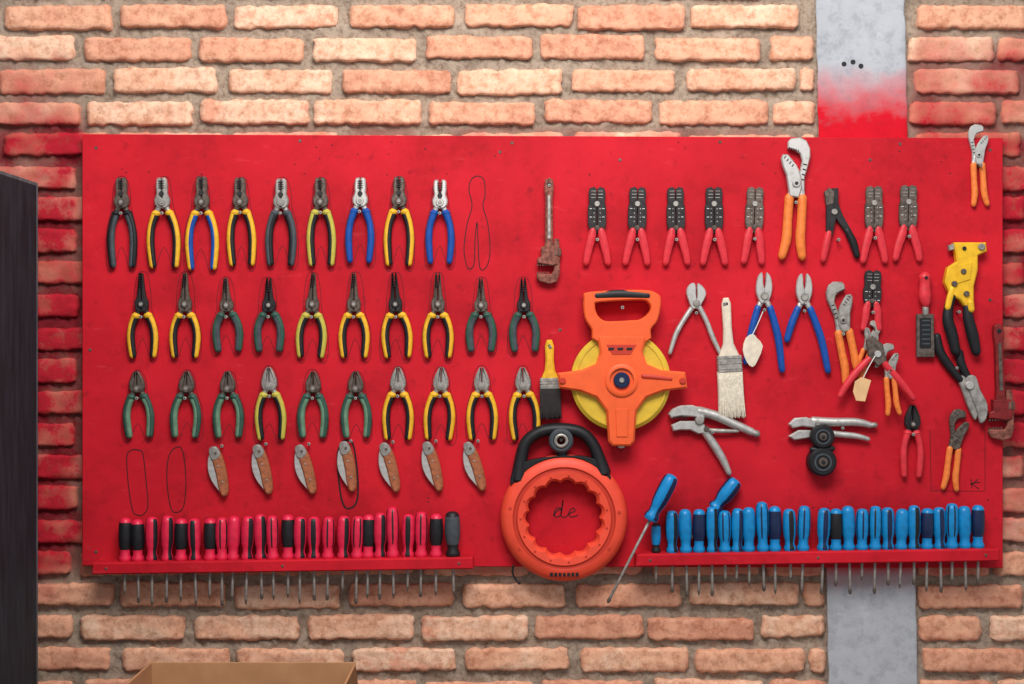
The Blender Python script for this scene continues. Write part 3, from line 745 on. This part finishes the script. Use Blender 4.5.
def box(name,x0,x1,y0,y1,z0,z1,m,bev=0.003,parent=None):
    bm=bmesh.new(); bmesh.ops.create_cube(bm,size=1)
    for v in bm.verts: v.co=Vector((x0+(v.co.x+.5)*(x1-x0),y0+(v.co.y+.5)*(y1-y0),z0+(v.co.z+.5)*(z1-z0)))
    if bev: bmesh.ops.bevel(bm,geom=bm.edges[:],offset=bev,segments=2,affect='EDGES',profile=.5)
    me=bpy.data.meshes.new(name); bm.to_mesh(me); bm.free(); me.materials.append(m)
    o=bpy.data.objects.new(name,me); scene.collection.objects.link(o)
    if parent: o.parent=parent
    return o
def empty(name):
    e=bpy.data.objects.new(name,None); scene.collection.objects.link(e); return e
def darkwood(name,c0,c1):
    m=bpy.data.materials.new(name); m.use_nodes=True; nt=m.node_tree; b=nt.nodes['Principled BSDF']; b.inputs['Roughness'].default_value=.7; b.inputs['Specular IOR Level'].default_value=.25
    tc=nt.nodes.new('ShaderNodeTexCoord'); mp=nt.nodes.new('ShaderNodeMapping'); mp.inputs['Scale'].default_value=(24,24,3)
    n=nt.nodes.new('ShaderNodeTexNoise'); n.inputs['Scale'].default_value=2; n.inputs['Detail'].default_value=9; n.inputs['Roughness'].default_value=.7
    nt.links.new(tc.outputs['Object'],mp.inputs[0]); nt.links.new(mp.outputs[0],n.inputs['Vector'])
    r=nt.nodes.new('ShaderNodeValToRGB'); r.color_ramp.elements[0].position=.35; r.color_ramp.elements[1].position=.75
    r.color_ramp.elements[0].color=lin(c0); r.color_ramp.elements[1].color=lin(c1)
    nt.links.new(n.outputs['Fac'],r.inputs[0]); nt.links.new(r.outputs[0],b.inputs['Base Color'])
    bp=nt.nodes.new('ShaderNodeBump'); bp.inputs['Strength'].default_value=.3; bp.inputs['Distance'].default_value=.002
    nt.links.new(n.outputs['Fac'],bp.inputs['Height']); nt.links.new(bp.outputs['Normal'],b.inputs['Normal'])
    return m
DW=darkwood('charcoal_painted_wood',(22,26,32),(48,56,66)); DE=darkwood('edge_highlight_wood',(70,74,80),(120,122,126))  # paler edge strips carry the cabinet's edge highlight in their colour
cab=empty('dark_wooden_cabinet')
xr=(38-512)*S; zt=CZ+(342-183)*S
box('side_panel_right',xr-.022,xr,-.52,-.008,.06,zt-.008,DW,.002,cab)
box('side_edge_strip',xr-.022,xr,-.008,0,.06,zt,DE,.001,cab)
box('side_top_strip',xr-.022,xr,-.52,-.008,zt-.008,zt,DE,.001,cab)
box('side_panel_left',xr-.90,xr-.878,-.52,0,.06,zt,DW,.002,cab)
box('top_panel',xr-.878,xr-.022,-.52,0,zt-.03,zt-.002,DW,.002,cab)
box('bottom_panel',xr-.878,xr-.022,-.50,0,.08,.105,DW,.002,cab)
box('back_panel',xr-.878,xr-.022,-.012,0,.105,zt-.03,DW,0,cab)
box('shelf_1',xr-.878,xr-.022,-.48,-.012,.7,.72,DW,0,cab); box('shelf_2',xr-.878,xr-.022,-.48,-.012,1.25,1.27,DW,0,cab)
box('door_left',xr-.897,xr-.452,-.543,-.522,.08,zt-.006,DW,.003,cab); box('door_right',xr-.448,xr-.003,-.543,-.522,.08,zt-.006,DW,.003,cab)
for i,(a,c) in enumerate(((xr-.05,-.05),(xr-.05,-.47),(xr-.85,-.05),(xr-.85,-.47))): box('foot_%d'%i,a-.025,a+.025,c-.025,c+.025,0,.06,DW,.003,cab)
for i,a in enumerate((xr-.48,xr-.42)): box('door_handle_%d'%i,a-.006,a+.006,-.565,-.543,1.0,1.12,M['steel'],.002,cab)

fm=mat('floor_concrete',(132,128,122),.85,0,.25,4,.2)
box('floor',-2.6,2.6,-4.2,.06,-.05,0,fm,0)
bn=empty('low_workbench')
bz=.55
box('bench_top',-.98,.9,-.68,-.0,bz-.04,bz,M['bench'],.004,bn)
for i,(a,c) in enumerate(((-.93,-.06),(-.93,-.62),(.85,-.06),(.85,-.62))): box('leg_%d'%i,a-.03,a+.03,c-.03,c+.03,0,bz-.04,M['bench'],.003,bn)
box('stretcher_back',-.9,.82,-.075,-.045,.15,.2,M['bench'],.003,bn); box('stretcher_front',-.9,.82,-.635,-.605,.15,.2,M['bench'],.003,bn)
cb=empty('open_cardboard_box')
yb=-.26; pL=W(150,662,.26/S); pR=W(356,662,.26/S); zt2=pL.z; t=.005
xl,xr2=pL.x,pR.x; yf=-.56
box('back_wall',xl,xr2,yb-t,yb,bz,zt2,M['card'],.001,cb)
box('left_wall',xl,xl+t,yf+t,yb-t,bz,zt2,M['card'],.001,cb)
box('right_wall',xr2-t,xr2,yf+t,yb-t,bz,zt2-.004,M['card'],.001,cb)
box('front_wall',xl,xr2,yf,yf+t,bz,zt2-.02,M['card'],.001,cb)
box('base',xl+t,xr2-t,yf+t,yb-t,bz,bz+t,M['card'],0,cb)
def flap(name,pts,parent):
    me=bpy.data.meshes.new(name); bm=bmesh.new(); vs=[bm.verts.new(p) for p in pts]; f=bm.faces.new(vs)
    bmesh.ops.solidify(bm,geom=[f],thickness=.004); bm.to_mesh(me); bm.free(); me.materials.append(M['card'])
    o=bpy.data.objects.new(name,me); scene.collection.objects.link(o); o.parent=parent
flap('left_flap',[(xl,yb-.01,zt2),(xl,yf+.01,zt2),(xl-.035,yf+.02,zt2-.13),(xl-.035,yb-.02,zt2-.13)],cb)
flap('right_flap',[(xr2,yb-.01,zt2-.004),(xr2,yf+.01,zt2-.004),(xr2+.02,yf+.02,zt2-.14),(xr2+.02,yb-.02,zt2-.14)],cb)

# ---------------------------------------------------------------- light + camera
w=bpy.data.worlds.new('World'); scene.world=w; w.use_nodes=True
bg=w.node_tree.nodes['Background']; bg.inputs[0].default_value=(.90,.95,1,1); bg.inputs[1].default_value=.55
def alight(name,loc,target,size,sy,power,colr):
    l=bpy.data.lights.new(name,'AREA'); l.shape='RECTANGLE'; l.size=size; l.size_y=sy; l.energy=power; l.color=colr
    o=bpy.data.objects.new(name,l); scene.collection.objects.link(o); o.location=loc
    o.rotation_euler=(Vector(target)-Vector(loc)).to_track_quat('-Z','Y').to_euler(); return o
alight('overhead_softbox',(.1,-1.9,3.2),(0,0,1.45),1.4,1.0,80,(1,.965,.92))  # unseen softbox out of frame, soft main light from above front
cam=bpy.data.cameras.new('camera'); cam.sensor_width=36; cam.lens=36*D/(1024*S)
co=bpy.data.objects.new('camera',cam); scene.collection.objects.link(co); co.location=(0,-D,CZ); co.rotation_euler=(math.pi/2,0,0)
scene.camera=co
